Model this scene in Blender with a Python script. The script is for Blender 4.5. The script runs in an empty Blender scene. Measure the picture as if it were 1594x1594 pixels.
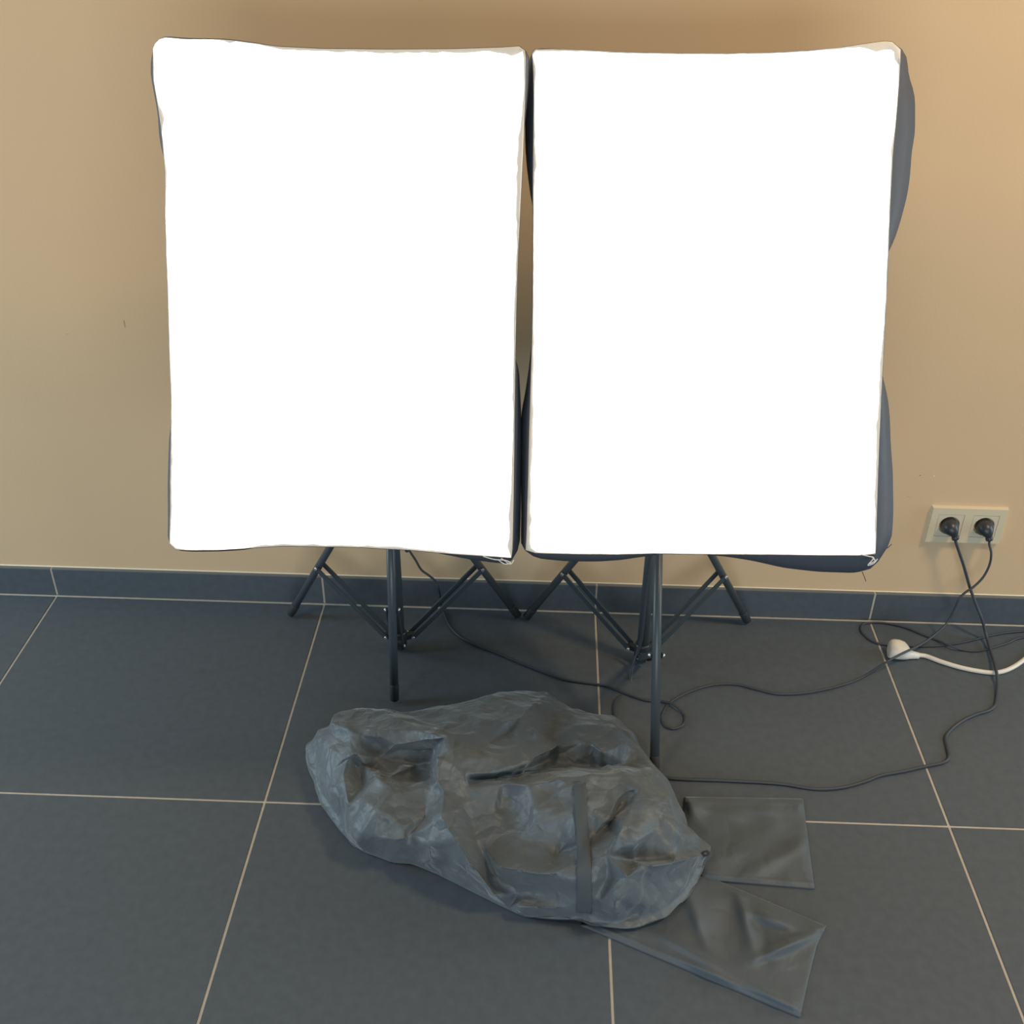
import bpy, bmesh, math, random
from mathutils import Vector, Matrix, noise
from mathutils.geometry import delaunay_2d_cdt
from mathutils.bvhtree import BVHTree

random.seed(7)
scene = bpy.context.scene
COL = scene.collection
PI = math.pi

# ------------------------------------------------------------------ camera (solved from the tile grid)
F, RX, ROLL, RZ = 1701.861, 1.0055211, 0.0116881, 0.0314296
CAM = Vector((-0.1257121, -1.9230822, 1.4738632))
ROT = Matrix.Rotation(RZ, 3, 'Z') @ Matrix.Rotation(RX, 3, 'X') @ Matrix.Rotation(ROLL, 3, 'Z')
cd = bpy.data.cameras.new('camera')
cam = bpy.data.objects.new('camera', cd)
COL.objects.link(cam)
cd.sensor_fit = 'HORIZONTAL'
cd.sensor_width = 36.0
cd.lens = F / 1594.0 * 36.0
cd.clip_start = 0.02
cam.matrix_world = Matrix.Translation(CAM) @ ROT.to_4x4()
scene.camera = cam

def ray(p):
    return (ROT @ Vector(((p[0] - 797) / F, -(p[1] - 797) / F, -1.0))).normalized()
def onz(p, z=0.0):                      # where the photo point lies at height z
    d = ray(p); return CAM + d * ((z - CAM.z) / d.z)
def ony(p, y=0.0):                      # where it lies at depth y
    d = ray(p); return CAM + d * ((y - CAM.y) / d.y)

# ------------------------------------------------------------------ materials
def mat(name, col, rough=0.6, metal=0.0, spec=0.5, sheen=0.0, coat=0.0, noise_amt=0.0, noise_scale=30.0,
        bump=0.0, bump_scale=200.0, bump_dist=0.002):
    m = bpy.data.materials.new(name); m.use_nodes = True
    nt = m.node_tree; b = nt.nodes['Principled BSDF']
    b.inputs['Base Color'].default_value = (*col, 1)
    b.inputs['Roughness'].default_value = rough
    b.inputs['Metallic'].default_value = metal
    b.inputs['Specular IOR Level'].default_value = spec
    if sheen: b.inputs['Sheen Weight'].default_value = sheen; b.inputs['Sheen Roughness'].default_value = 0.4
    if coat: b.inputs['Coat Weight'].default_value = coat
    tc = nt.nodes.new('ShaderNodeTexCoord')
    if noise_amt:
        n = nt.nodes.new('ShaderNodeTexNoise'); n.inputs['Scale'].default_value = noise_scale
        n.inputs['Detail'].default_value = 6
        nt.links.new(tc.outputs['Object'], n.inputs['Vector'])
        r = nt.nodes.new('ShaderNodeMapRange')
        r.inputs['From Min'].default_value = 0.25; r.inputs['From Max'].default_value = 0.75
        r.inputs['To Min'].default_value = 1 - noise_amt; r.inputs['To Max'].default_value = 1 + noise_amt
        nt.links.new(n.outputs['Fac'], r.inputs['Value'])
        v = nt.nodes.new('ShaderNodeVectorMath'); v.operation = 'SCALE'
        v.inputs[0].default_value = col
        nt.links.new(r.outputs['Result'], v.inputs['Scale'])
        nt.links.new(v.outputs['Vector'], b.inputs['Base Color'])
    if bump:
        n2 = nt.nodes.new('ShaderNodeTexNoise'); n2.inputs['Scale'].default_value = bump_scale
        n2.inputs['Detail'].default_value = 5
        nt.links.new(tc.outputs['Object'], n2.inputs['Vector'])
        bp = nt.nodes.new('ShaderNodeBump'); bp.inputs['Strength'].default_value = bump
        bp.inputs['Distance'].default_value = bump_dist
        nt.links.new(n2.outputs['Fac'], bp.inputs['Height'])
        nt.links.new(bp.outputs['Normal'], b.inputs['Normal'])
    return m

M_WALL = mat('beige_plaster', (0.71, 0.515, 0.318), 0.85, spec=0.25, noise_amt=0.03, noise_scale=3, bump=0.15, bump_scale=260, bump_dist=0.0015)
M_TILE = mat('slate_tile', (0.086, 0.104, 0.123), 0.62, spec=0.35, noise_amt=0.10, noise_scale=60, bump=0.25, bump_scale=420, bump_dist=0.0006)
M_GROUT = mat('pale_grout', (0.53, 0.49, 0.42), 0.9, spec=0.2, noise_amt=0.08, noise_scale=60)
M_EDGE = mat('tile_cut_edge', (0.17, 0.18, 0.175), 0.7, spec=0.3)
M_CAULK = mat('cream_caulk', (0.80, 0.70, 0.53), 0.8, spec=0.2)
M_SHELL = mat('black_softbox_fabric', (0.078, 0.087, 0.108), 0.55, spec=0.4, bump=0.3, bump_scale=60, bump_dist=0.003)
M_HEM = mat('white_hem_fabric', (0.80, 0.76, 0.69), 0.9, spec=0.2, bump=0.5, bump_scale=70, bump_dist=0.004)
M_METAL = mat('grey_black_painted_metal', (0.062, 0.075, 0.084), 0.38, spec=0.6)
M_STRUT = mat('black_painted_steel', (0.040, 0.052, 0.062), 0.5)
M_RUBBER = mat('black_rubber', (0.025, 0.028, 0.032), 0.7)
M_RIVET = mat('bright_steel', (0.85, 0.86, 0.88), 0.2, metal=0.9)
M_BLACKPL = mat('black_plastic', (0.03, 0.033, 0.04), 0.38, spec=0.6)
M_CABLE = mat('black_cable_sheath', (0.045, 0.052, 0.066), 0.5)
M_SOCKET = mat('cream_plastic', (0.72, 0.62, 0.44), 0.35, spec=0.5)
M_SOCKIN = mat('cream_socket_plastic', (0.70, 0.62, 0.47), 0.3, spec=0.5)
M_WHITEPL = mat('white_plastic', (0.76, 0.71, 0.62), 0.4, spec=0.5)
M_THREAD = mat('pale_thread', (0.8, 0.78, 0.74), 0.9)
M_DTHREAD = mat('dark_thread', (0.04, 0.04, 0.045), 0.9)

def nylon(name, col, rough, bump_s):
    m = mat(name, col, rough, spec=0.55, sheen=0.25, noise_amt=0.10, noise_scale=12)
    nt = m.node_tree; b = nt.nodes['Principled BSDF']
    tc = nt.nodes.new('ShaderNodeTexCoord')
    nz = nt.nodes.new('ShaderNodeTexNoise'); nz.inputs['Scale'].default_value = 9; nz.inputs['Detail'].default_value = 3
    mx = nt.nodes.new('ShaderNodeMixRGB'); mx.inputs['Fac'].default_value = 0.14
    nt.links.new(tc.outputs['Object'], nz.inputs['Vector'])
    nt.links.new(tc.outputs['Object'], mx.inputs['Color1']); nt.links.new(nz.outputs['Color'], mx.inputs['Color2'])
    vo = nt.nodes.new('ShaderNodeTexVoronoi'); vo.feature = 'DISTANCE_TO_EDGE'; vo.inputs['Scale'].default_value = 17
    nt.links.new(mx.outputs['Color'], vo.inputs['Vector'])
    n3 = nt.nodes.new('ShaderNodeTexNoise'); n3.inputs['Scale'].default_value = 28; n3.inputs['Detail'].default_value = 4
    nt.links.new(tc.outputs['Object'], n3.inputs['Vector'])
    ad = nt.nodes.new('ShaderNodeMath'); ad.operation = 'MULTIPLY_ADD'; ad.inputs[1].default_value = 0.55
    nt.links.new(n3.outputs['Fac'], ad.inputs[0]); nt.links.new(vo.outputs['Distance'], ad.inputs[2])
    bp = nt.nodes.new('ShaderNodeBump'); bp.inputs['Strength'].default_value = bump_s; bp.inputs['Distance'].default_value = 0.02
    nt.links.new(ad.outputs['Value'], bp.inputs['Height']); nt.links.new(bp.outputs['Normal'], b.inputs['Normal'])
    return m
M_BAG = nylon('charcoal_nylon', (0.100, 0.122, 0.138), 0.50, 0.45)
M_SLEEVE = nylon('charcoal_sleeve_nylon', (0.080, 0.100, 0.118), 0.58, 0.14)
M_STRAP = mat('charcoal_webbing', (0.072, 0.086, 0.096), 0.8, bump=0.4, bump_scale=500, bump_dist=0.001)

M_GLOW = bpy.data.materials.new('glowing_diffuser_cloth'); M_GLOW.use_nodes = True
_b = M_GLOW.node_tree.nodes['Principled BSDF']
_b.inputs['Base Color'].default_value = (0.85, 0.85, 0.85, 1)
_b.inputs['Emission Color'].default_value = (1.0, 0.985, 0.95, 1)
_b.inputs['Emission Strength'].default_value = 1.3

# ------------------------------------------------------------------ helpers
def link(name, bm, m, parent=None, smooth=False):
    me = bpy.data.meshes.new(name)
    bmesh.ops.recalc_face_normals(bm, faces=bm.faces)
    bm.to_mesh(me); bm.free()
    for mm in (m if isinstance(m, (list, tuple)) else [m]): me.materials.append(mm)
    if smooth:
        for p in me.polygons: p.use_smooth = True
    o = bpy.data.objects.new(name, me); COL.objects.link(o)
    if parent is not None: o.parent = parent
    return o
def tag(o, label, cat, group=None):
    o['label'] = label; o['category'] = cat
    if group: o['group'] = group
    return o
def struct(o): o['kind'] = 'structure'; return o
def thing(name, label, cat, loc=(0, 0, 0), group=None):
    o = bpy.data.objects.new(name, None); COL.objects.link(o); o.location = loc; o.empty_display_size = 0.05
    return tag(o, label, cat, group)
def local(parent, *objs):               # meshes are written in world space: keep them there under a moved parent
    for o in objs:
        o.data.transform(Matrix.Translation(-Vector(parent.location)))

def box(bm, x0, x1, y0, y1, z0, z1, mi=0, bev=0.0, segs=2):
    vs = [bm.verts.new((x, y, z)) for z in (z0, z1) for y in (y0, y1) for x in (x0, x1)]
    fs = [bm.faces.new([vs[i] for i in f]) for f in ((0, 2, 3, 1), (4, 5, 7, 6), (0, 1, 5, 4), (2, 6, 7, 3), (0, 4, 6, 2), (1, 3, 7, 5))]
    for f in fs: f.material_index = mi
    if bev:
        es = list({e for f in fs for e in f.edges})
        bmesh.ops.bevel(bm, geom=es, offset=bev, segments=segs, profile=0.5, affect='EDGES', material=-1)

def spline(pts, n=8):
    P = [Vector(p) for p in pts]
    P = [P[0] * 2 - P[1]] + P + [P[-1] * 2 - P[-2]]
    out = []
    for i in range(1, len(P) - 2):
        a, b, c, d = P[i - 1:i + 3]
        for k in range(n):
            t = k / n
            out.append(0.5 * ((2 * b) + (c - a) * t + (2 * a - 5 * b + 4 * c - d) * t * t + (3 * b - a - 3 * c + d) * t ** 3))
    out.append(P[-2].copy())
    return out
def tube(bm, pts, r, seg=8, cap=True, mi=0):
    pts = [Vector(p) for p in pts]; n = len(pts)
    rr = r if isinstance(r, (list, tuple)) else [r] * n
    T = [(pts[min(i + 1, n - 1)] - pts[max(i - 1, 0)]).normalized() for i in range(n)]
    up = Vector((0, 0, 1)) if abs(T[0].z) < 0.9 else Vector((0, 1, 0))
    N = T[0].cross(up).normalized(); rings = []
    for i in range(n):
        N = (N - T[i] * N.dot(T[i])).normalized(); B = T[i].cross(N)
        rings.append([bm.verts.new(pts[i] + (N * math.cos(2 * PI * k / seg) + B * math.sin(2 * PI * k / seg)) * rr[i]) for k in range(seg)])
    for i in range(n - 1):
        for k in range(seg):
            f = bm.faces.new((rings[i][k], rings[i][(k + 1) % seg], rings[i + 1][(k + 1) % seg], rings[i + 1][k]))
            f.smooth = True; f.material_index = mi
    if cap:
        bm.faces.new(list(reversed(rings[0]))).material_index = mi; bm.faces.new(rings[-1]).material_index = mi
def bar(bm, a, b, w, t, side):          # flat bar a->b, width w along side, thickness t
    a, b = Vector(a), Vector(b); d = (b - a).normalized()
    s = (side - d * side.dot(d)).normalized(); u = d.cross(s)
    vs = []
    for p in (a, b):
        for x, y in ((-1, -1), (1, -1), (1, 1), (-1, 1)): vs.append(bm.verts.new(p + s * (x * w / 2) + u * (y * t / 2)))
    for f in ((3, 2, 1, 0), (4, 5, 6, 7), (0, 1, 5, 4), (1, 2, 6, 5), (2, 3, 7, 6), (3, 0, 4, 7)): bm.faces.new([vs[i] for i in f])

# ------------------------------------------------------------------ the setting
X0, X1, Y0 = -3.0, 3.0, -4.2
G = 0.0022                               # half a grout joint
bm = bmesh.new()
for i in range(-5, 5):
    for j in range(0, 7):
        y1 = -0.006 if j == 0 else -0.5807 - 0.6 * (j - 1) - G
        y0 = -0.5807 - 0.6 * j + G
        box(bm, 0.6 * i + G, 0.6 * (i + 1) - G, y0, y1, -0.012, 0.0, 0, 0.0008, 1)
vs = [bm.verts.new(p) for p in ((X0, Y0, -0.0015), (X1, Y0, -0.0015), (X1, 0.02, -0.0015), (X0, 0.02, -0.0015))]
bm.faces.new(vs).material_index = 1
floor = struct(link('floor', bm, [M_TILE, M_GROUT]))

HS = 0.0705
bm = bmesh.new()
for i in range(-5, 5):
    box(bm, 0.6 * i + G, 0.6 * (i + 1) - G, 0.0, 0.0095, 0.0, HS - 0.0012, 0, 0.0006, 1)
    box(bm, 0.6 * i + G, 0.6 * (i + 1) - G, 0.0004, 0.0095, HS - 0.0012, HS, 3)
    box(bm, 0.6 * i - G, 0.6 * i + G, 0.0012, 0.009, 0.0, HS - 0.001, 1)
tube(bm, [(X0, 0.0092, HS + 0.0006), (X1, 0.0092, HS + 0.0006)], 0.0016, 6, mi=2)
base = struct(link('baseboard_back', bm, [M_TILE, M_GROUT, M_CAULK, M_EDGE]))

# wall, with the scuffs the photo shows (scratch, chip, dark speck)
nt = M_WALL.node_tree; pb = nt.nodes['Principled BSDF']
src = pb.inputs['Base Color'].links[0].from_socket
geo = nt.nodes.new('ShaderNodeTexCoord')
def mark(px, rx, rz, col):
    global src
    c = ony(px, 0.01)
    s = nt.nodes.new('ShaderNodeVectorMath'); s.operation = 'SUBTRACT'; s.inputs[1].default_value = c
    nt.links.new(geo.outputs['Object'], s.inputs[0])
    d = nt.nodes.new('ShaderNodeVectorMath'); d.operation = 'MULTIPLY'; d.inputs[1].default_value = (1 / rx, 0, 1 / rz)
    nt.links.new(s.outputs[0], d.inputs[0])
    l = nt.nodes.new('ShaderNodeVectorMath'); l.operation = 'LENGTH'; nt.links.new(d.outputs[0], l.inputs[0])
    lt = nt.nodes.new('ShaderNodeMath'); lt.operation = 'LESS_THAN'; lt.inputs[1].default_value = 1.0
    nt.links.new(l.outputs['Value'], lt.inputs[0])
    sc = nt.nodes.new('ShaderNodeMath'); sc.operation = 'MULTIPLY'; sc.inputs[1].default_value = 0.75
    nt.links.new(lt.outputs[0], sc.inputs[0])
    mx = nt.nodes.new('ShaderNodeMixRGB'); mx.inputs['Color2'].default_value = (*col, 1)
    nt.links.new(sc.outputs[0], mx.inputs['Fac']); nt.links.new(src, mx.inputs['Color1'])
    src = mx.outputs['Color']
mark((194, 504), 0.0012, 0.0085, (0.30, 0.22, 0.16))
mark((1432, 740), 0.0013, 0.0013, (0.10, 0.08, 0.06))
mark((1454, 741), 0.0016, 0.0016, (0.9, 0.84, 0.74))
mark((105, 520), 0.003, 0.0008, (0.42, 0.33, 0.25))
mark((1414, 773), 0.004, 0.0007, (0.40, 0.32, 0.24))
nt.links.new(src, pb.inputs['Base Color'])
bm = bmesh.new(); box(bm, X0, X1, 0.0095, 0.13, -0.012, 2.6)
wall = struct(link('wall_back', bm, M_WALL))

# ------------------------------------------------------------------ double wall socket
c0 = ony((1503, 815), 0.0095)
sx, sz = c0.x - 0.0005, c0.z - 0.0005
yw = 0.0095
so = thing('wall_socket', 'cream double wall socket above the baseboard with two black plugs in it', 'socket', (sx, yw, sz))
bm = bmesh.new()
def fr(x0, x1, z0, z1): box(bm, x0, x1, -0.009, 0.0, z0, z1)
W2, H2 = 0.0775, 0.0430
cx = (-0.0355, 0.0355); hh = 0.0266
# one plate with two square openings
xs = [-W2, cx[0] - hh, cx[0] + hh, cx[1] - hh, cx[1] + hh, W2]; zs = [-H2, -hh, hh, H2]
gv = {}
for yi, y in enumerate((-0.009, 0.0)):
    for i, x in enumerate(xs):
        for k, z in enumerate(zs):
            ins = 0.0016 if yi == 0 else 0
            xx = x + (ins if i == 0 else -ins if i == 5 else 0); zz = z + (ins if k == 0 else -ins if k == 3 else 0)
            gv[yi, i, k] = bm.verts.new((xx, y, zz))
hole = lambda i, k: k == 1 and i in (1, 3)
for i in range(5):
    for k in range(3):
        if hole(i, k):
            for a, b in (((i, k), (i + 1, k)), ((i + 1, k), (i + 1, k + 1)), ((i + 1, k + 1), (i, k + 1)), ((i, k + 1), (i, k))):
                bm.faces.new((gv[0, a[0], a[1]], gv[0, b[0], b[1]], gv[1, b[0], b[1]], gv[1, a[0], a[1]]))
        else:
            bm.faces.new((gv[0, i, k], gv[0, i + 1, k], gv[0, i + 1, k + 1], gv[0, i, k + 1]))
for i in range(5):
    for k in (0, 3): bm.faces.new((gv[0, i, k], gv[0, i + 1, k], gv[1, i + 1, k], gv[1, i, k]))
for k in range(3):
    for i in (0, 5): bm.faces.new((gv[0, i, k], gv[0, i, k + 1], gv[1, i, k + 1], gv[1, i, k]))
link('faceplate', bm, M_SOCKET, so)
for c in cx:
    bm = bmesh.new(); n = 40; h = hh - 0.0006; R = 0.0205
    rings = []
    def sq(a):
        s = 1 / max(abs(math.cos(a)), abs(math.sin(a))); return h * s * math.cos(a), h * s * math.sin(a)
    A = [2 * PI * (k + 0.5) / n for k in range(n)]
    A = [PI / 4 * round(a / (PI / 4)) if abs(a - PI / 4 * round(a / (PI / 4))) < 0.09 and round(a / (PI / 4)) % 2 else a for a in A]
    prof = [(None, -0.001), (None, -0.0086), (R + 0.001, -0.0086), (R, -0.0080), (R, 0.0), (R - 0.004, 0.0005), (0.004, 0.0005)]
    for r, y in prof:
        ring = []
        for a in A:
            x, z = sq(a) if r is None else (r * math.cos(a), r * math.sin(a))
            ring.append(bm.verts.new((c + x, y, z)))
        rings.append(ring)
    for i in range(len(rings) - 1):
        for k in range(n): bm.faces.new((rings[i][k], rings[i][(k + 1) % n], rings[i + 1][(k + 1) % n], rings[i + 1][k]))
    bm.faces.new(rings[-1])
    link('socket_insert', bm, M_SOCKIN, so)

# ------------------------------------------------------------------ plugs and cables
def plug_mesh(c, sgn=1.0):
    """angled round plug whose neck leaves downwards"""
    bm = bmesh.new()
    path = [(0, 0.0035, 0), (0, -0.004, 0), (0, -0.008, 0), (0.0008, -0.0115, -0.0008), (0.0028, -0.0145, -0.0032), (0.0055, -0.0165, -0.0070),
            (0.0080, -0.0178, -0.0112), (0.0096, -0.0184, -0.0145), (0.0098, -0.0185, -0.0150), (0.0115, -0.0190, -0.0195), (0.0118, -0.0191, -0.0200)]
    rad = [0.0172, 0.0176, 0.0176, 0.0166, 0.0140, 0.0104, 0.0076, 0.0062, 0.0074, 0.0072, 0.0046]
    pts = [Vector((c.x + x * sgn, c.y + y, c.z + z)) for x, y, z in path]
    tube(bm, pts, rad, 28)
    return bm, pts[-1]
def loc_mesh(par, name, bm, m, smooth=False):
    o = link(name, bm, m, par, smooth); local(par, o); return o

# left plug: cable down the wall, over the floor and under the bag, up to the right lamp
CR = 0.0033
pA = Vector((sx + cx[0], yw - 0.0095, sz))
ca = thing('power_cable', 'black cable from the left plug of the socket running under the crumpled bag', 'cable', pA, 'black lamp cables')
bmp, endA = plug_mesh(pA)
loc_mesh(ca, 'plug', bmp, M_BLACKPL)
P = [endA, endA + Vector((0.003, -0.002, -0.010))]
P += [ony(p, y) for p, y in (((1500, 880), -0.026), ((1510, 915), -0.030), ((1520, 942), -0.040), ((1528, 962), -0.052))]
P += [onz(p, z) for p, z in (((1535, 988), 0.018), ((1541, 1010), CR + 0.006), ((1547, 1030), 0.0112), ((1551, 1046), 0.0155), ((1553, 1062), 0.009), ((1552, 1080), CR))]
P += [onz(p, CR) for p in ((1549, 1097), (1539, 1106), (1520, 1112), (1500, 1121), (1482, 1134), (1472, 1148), (1475, 1165), (1477, 1178), (1468, 1187),
      (1440, 1193), (1405, 1201), (1372, 1207), (1345, 1217), (1310, 1226), (1270, 1228), (1215, 1220), (1150, 1216), (1100, 1214), (1050, 1212),
      (1015, 1205), (985, 1180), (972, 1150))]
P += [Vector((0.030, -0.345, 0.004)), Vector((0.033, -0.29, 0.004))]
P += [ony(p, y) for p, y in (((979, 1075), -0.245), ((983, 1045), -0.21), ((991, 1020), -0.19), ((998, 995), -0.185), ((1002, 960), -0.183), ((1006, 920), -0.18), ((1012, 870), -0.178))]
P += [Vector((0.102, -0.172, 0.40)), Vector((0.112, -0.150, 0.60)), Vector((0.108, -0.085, 0.66)), Vector((0.098, -0.062, 0.69))]
bm = bmesh.new(); tube(bm, spline(P, 6), 0.0031, 8); loc_mesh(ca, 'cord', bm, M_CABLE)

# right plug: cable crossing in front, over the white plug, loop on the floor, up to the left lamp
pB = Vector((sx + cx[1], yw - 0.0095, sz))
cb = thing('power_cable', 'black cable from the right plug of the socket crossing over the white plug', 'cable', pB, 'black lamp cables')
bmp, endB = plug_mesh(pB, 0.8)
loc_mesh(cb, 'plug', bmp, M_BLACKPL)
P = [endB, endB + Vector((0.002, -0.001, -0.010))]
P += [ony(p, y) for p, y in (((1543, 862), -0.026), ((1540, 880), -0.028), ((1530, 899), -0.032), ((1515, 914), -0.042), ((1503, 922), -0.046), ((1493, 932), -0.05), ((1485, 950), -0.052), ((1473, 971), -0.060))]
P += [onz(p, z) for p, z in (((1450, 992), 0.040), ((1430, 1005), 0.040), ((1405, 1017), 0.0415), ((1388, 1026), 0.040), ((1376, 1033), 0.034), ((1356, 1046), 0.014))]
P += [onz(p, 0.003) for p in ((1337, 1057), (1312, 1066), (1285, 1073), (1250, 1079), (1210, 1080), (1175, 1072), (1145, 1065), (1110, 1066), (1075, 1076), (1048, 1090), (1036, 1102),
      (1030, 1117), (1036, 1130), (1050, 1134), (1064, 1127), (1065, 1112))]
P += [onz(p, 0.007) for p in ((1054, 1101), (1042, 1094))]
P += [onz(p, 0.003) for p in ((1025, 1091), (1005, 1090), (975, 1080), (945, 1068), (910, 1063), (880, 1058), (845, 1046), (810, 1032), (775, 1017), (740, 1004), (715, 990), (700, 974))]
P += [onz((693, 958), 0.004), onz((687, 942), 0.012)]
P += [ony(p, -0.05) for p in ((684, 922), (679, 906), (668, 896), (656, 887), (647, 872), (638, 858), (630, 842))]
P += [Vector((-0.390, -0.052, 0.45)), Vector((-0.396, -0.055, 0.58)), Vector((-0.402, -0.070, 0.69))]
bm = bmesh.new(); tube(bm, spline(P, 6), 0.0025, 8); loc_mesh(cb, 'cord', bm, M_CABLE)

# third cable lying against the baseboard, a loop that comes in from the right edge
P = [onz((1760, 962), 0.003), onz((1680, 975), 0.003)]
P += [onz(p, 0.003) for p in ((1594, 982.4), (1553, 987), (1513, 996.6), (1487, 1002), (1459, 1005.4), (1430, 1006), (1400, 1005), (1375, 1003), (1358, 998), (1347, 990), (1340, 981), (1342, 972.5), (1352, 969.5),
      (1368, 969), (1385, 971), (1410, 977), (1437, 988), (1459, 996.5))]
P += [onz(p, 0.008) for p in ((1473, 1003), (1487, 1008))]
P += [onz(p, 0.003) for p in ((1500, 1012), (1520, 1013.5), (1542, 1009), (1568, 1001), (1594, 992), (1680, 985), (1760, 974))]
bm = bmesh.new(); tube(bm, spline(P, 6), 0.0022, 8)
tag(link('cable', bm, M_CABLE), 'thin black cable looped on the tiles along the baseboard, passing under the white plug', 'cable')

# white plug and its thick white cord on the floor
wp = thing('extension_cord', 'thick white cord with a white plug lying on the dark tiles', 'cable', onz((1398, 1024), 0))
WR = 0.0047
a = onz((1425, 1018), 0.012); d = (onz((1376, 1013), 0) - onz((1425, 1018), 0)); d.z = 0; d.normalize()
side = Vector((-d.y, d.x, 0))
bm = bmesh.new()
# plug head: flattened lofted body
secs = [(-0.008, 0.0062, 0.0062), (0.004, 0.0085, 0.0080), (0.011, 0.0112, 0.0100), (0.017, 0.0165, 0.0140), (0.024, 0.0205, 0.0172), (0.034, 0.0222, 0.0188), (0.044, 0.0222, 0.0190), (0.050, 0.0212, 0.0182), (0.0535, 0.0185, 0.0160), (0.0550, 0.0150, 0.0130)]
rings = []
for t, w, hgt in secs:
    c = a + d * t; c.z = max(hgt + 0.0006, 0.0085)
    ring = []
    for k in range(24):
        an = 2 * PI * k / 24
        ex = lambda v: math.copysign(abs(v) ** 0.95, v)
        ring.append(bm.verts.new(c + side * (w * ex(math.cos(an))) + Vector((0, 0, hgt * ex(math.sin(an))))))
    rings.append(ring)
for i in range(len(rings) - 1):
    for k in range(24):
        f = bm.faces.new((rings[i][k], rings[i][(k + 1) % 24], rings[i + 1][(k + 1) % 24], rings[i + 1][k])); f.smooth = True
bm.faces.new(rings[0]); bm.faces.new(list(reversed(rings[-1])))
head = loc_mesh(wp, 'plug', bm, M_WHITEPL)
P = [a + d * 0.002 + Vector((0, 0, -0.0035))] + [onz(p, WR + 0.0005) for p in ((1440, 1021), (1465, 1030), (1495, 1039), (1525, 1045), (1550, 1047), (1572, 1041), (1594, 1027), (1625, 1000), (1680, 978))]
bm = bmesh.new(); tube(bm, spline(P, 8), WR, 12); loc_mesh(wp, 'cord', bm, M_WHITEPL)

# ------------------------------------------------------------------ softbox lights
def resample(poly, n):
    d = [0]
    for i in range(1, len(poly)): d.append(d[-1] + (Vector(poly[i]) - Vector(poly[i - 1])).length)
    out = []
    for k in range(n):
        s = d[-1] * k / n; i = 1
        while i < len(d) - 1 and d[i] < s: i += 1
        t = (s - d[i - 1]) / max(d[i] - d[i - 1], 1e-9)
        out.append(Vector(poly[i - 1]).lerp(Vector(poly[i]), t))
    return out
def interp(tbl, v):
    if v <= tbl[0][0]: return tbl[0][1]
    for (a, b), (c, d_) in zip(tbl, tbl[1:]):
        if v <= c: return b + (d_ - b) * (v - a) / max(c - a, 1e-9)
    return tbl[-1][1]

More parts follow.
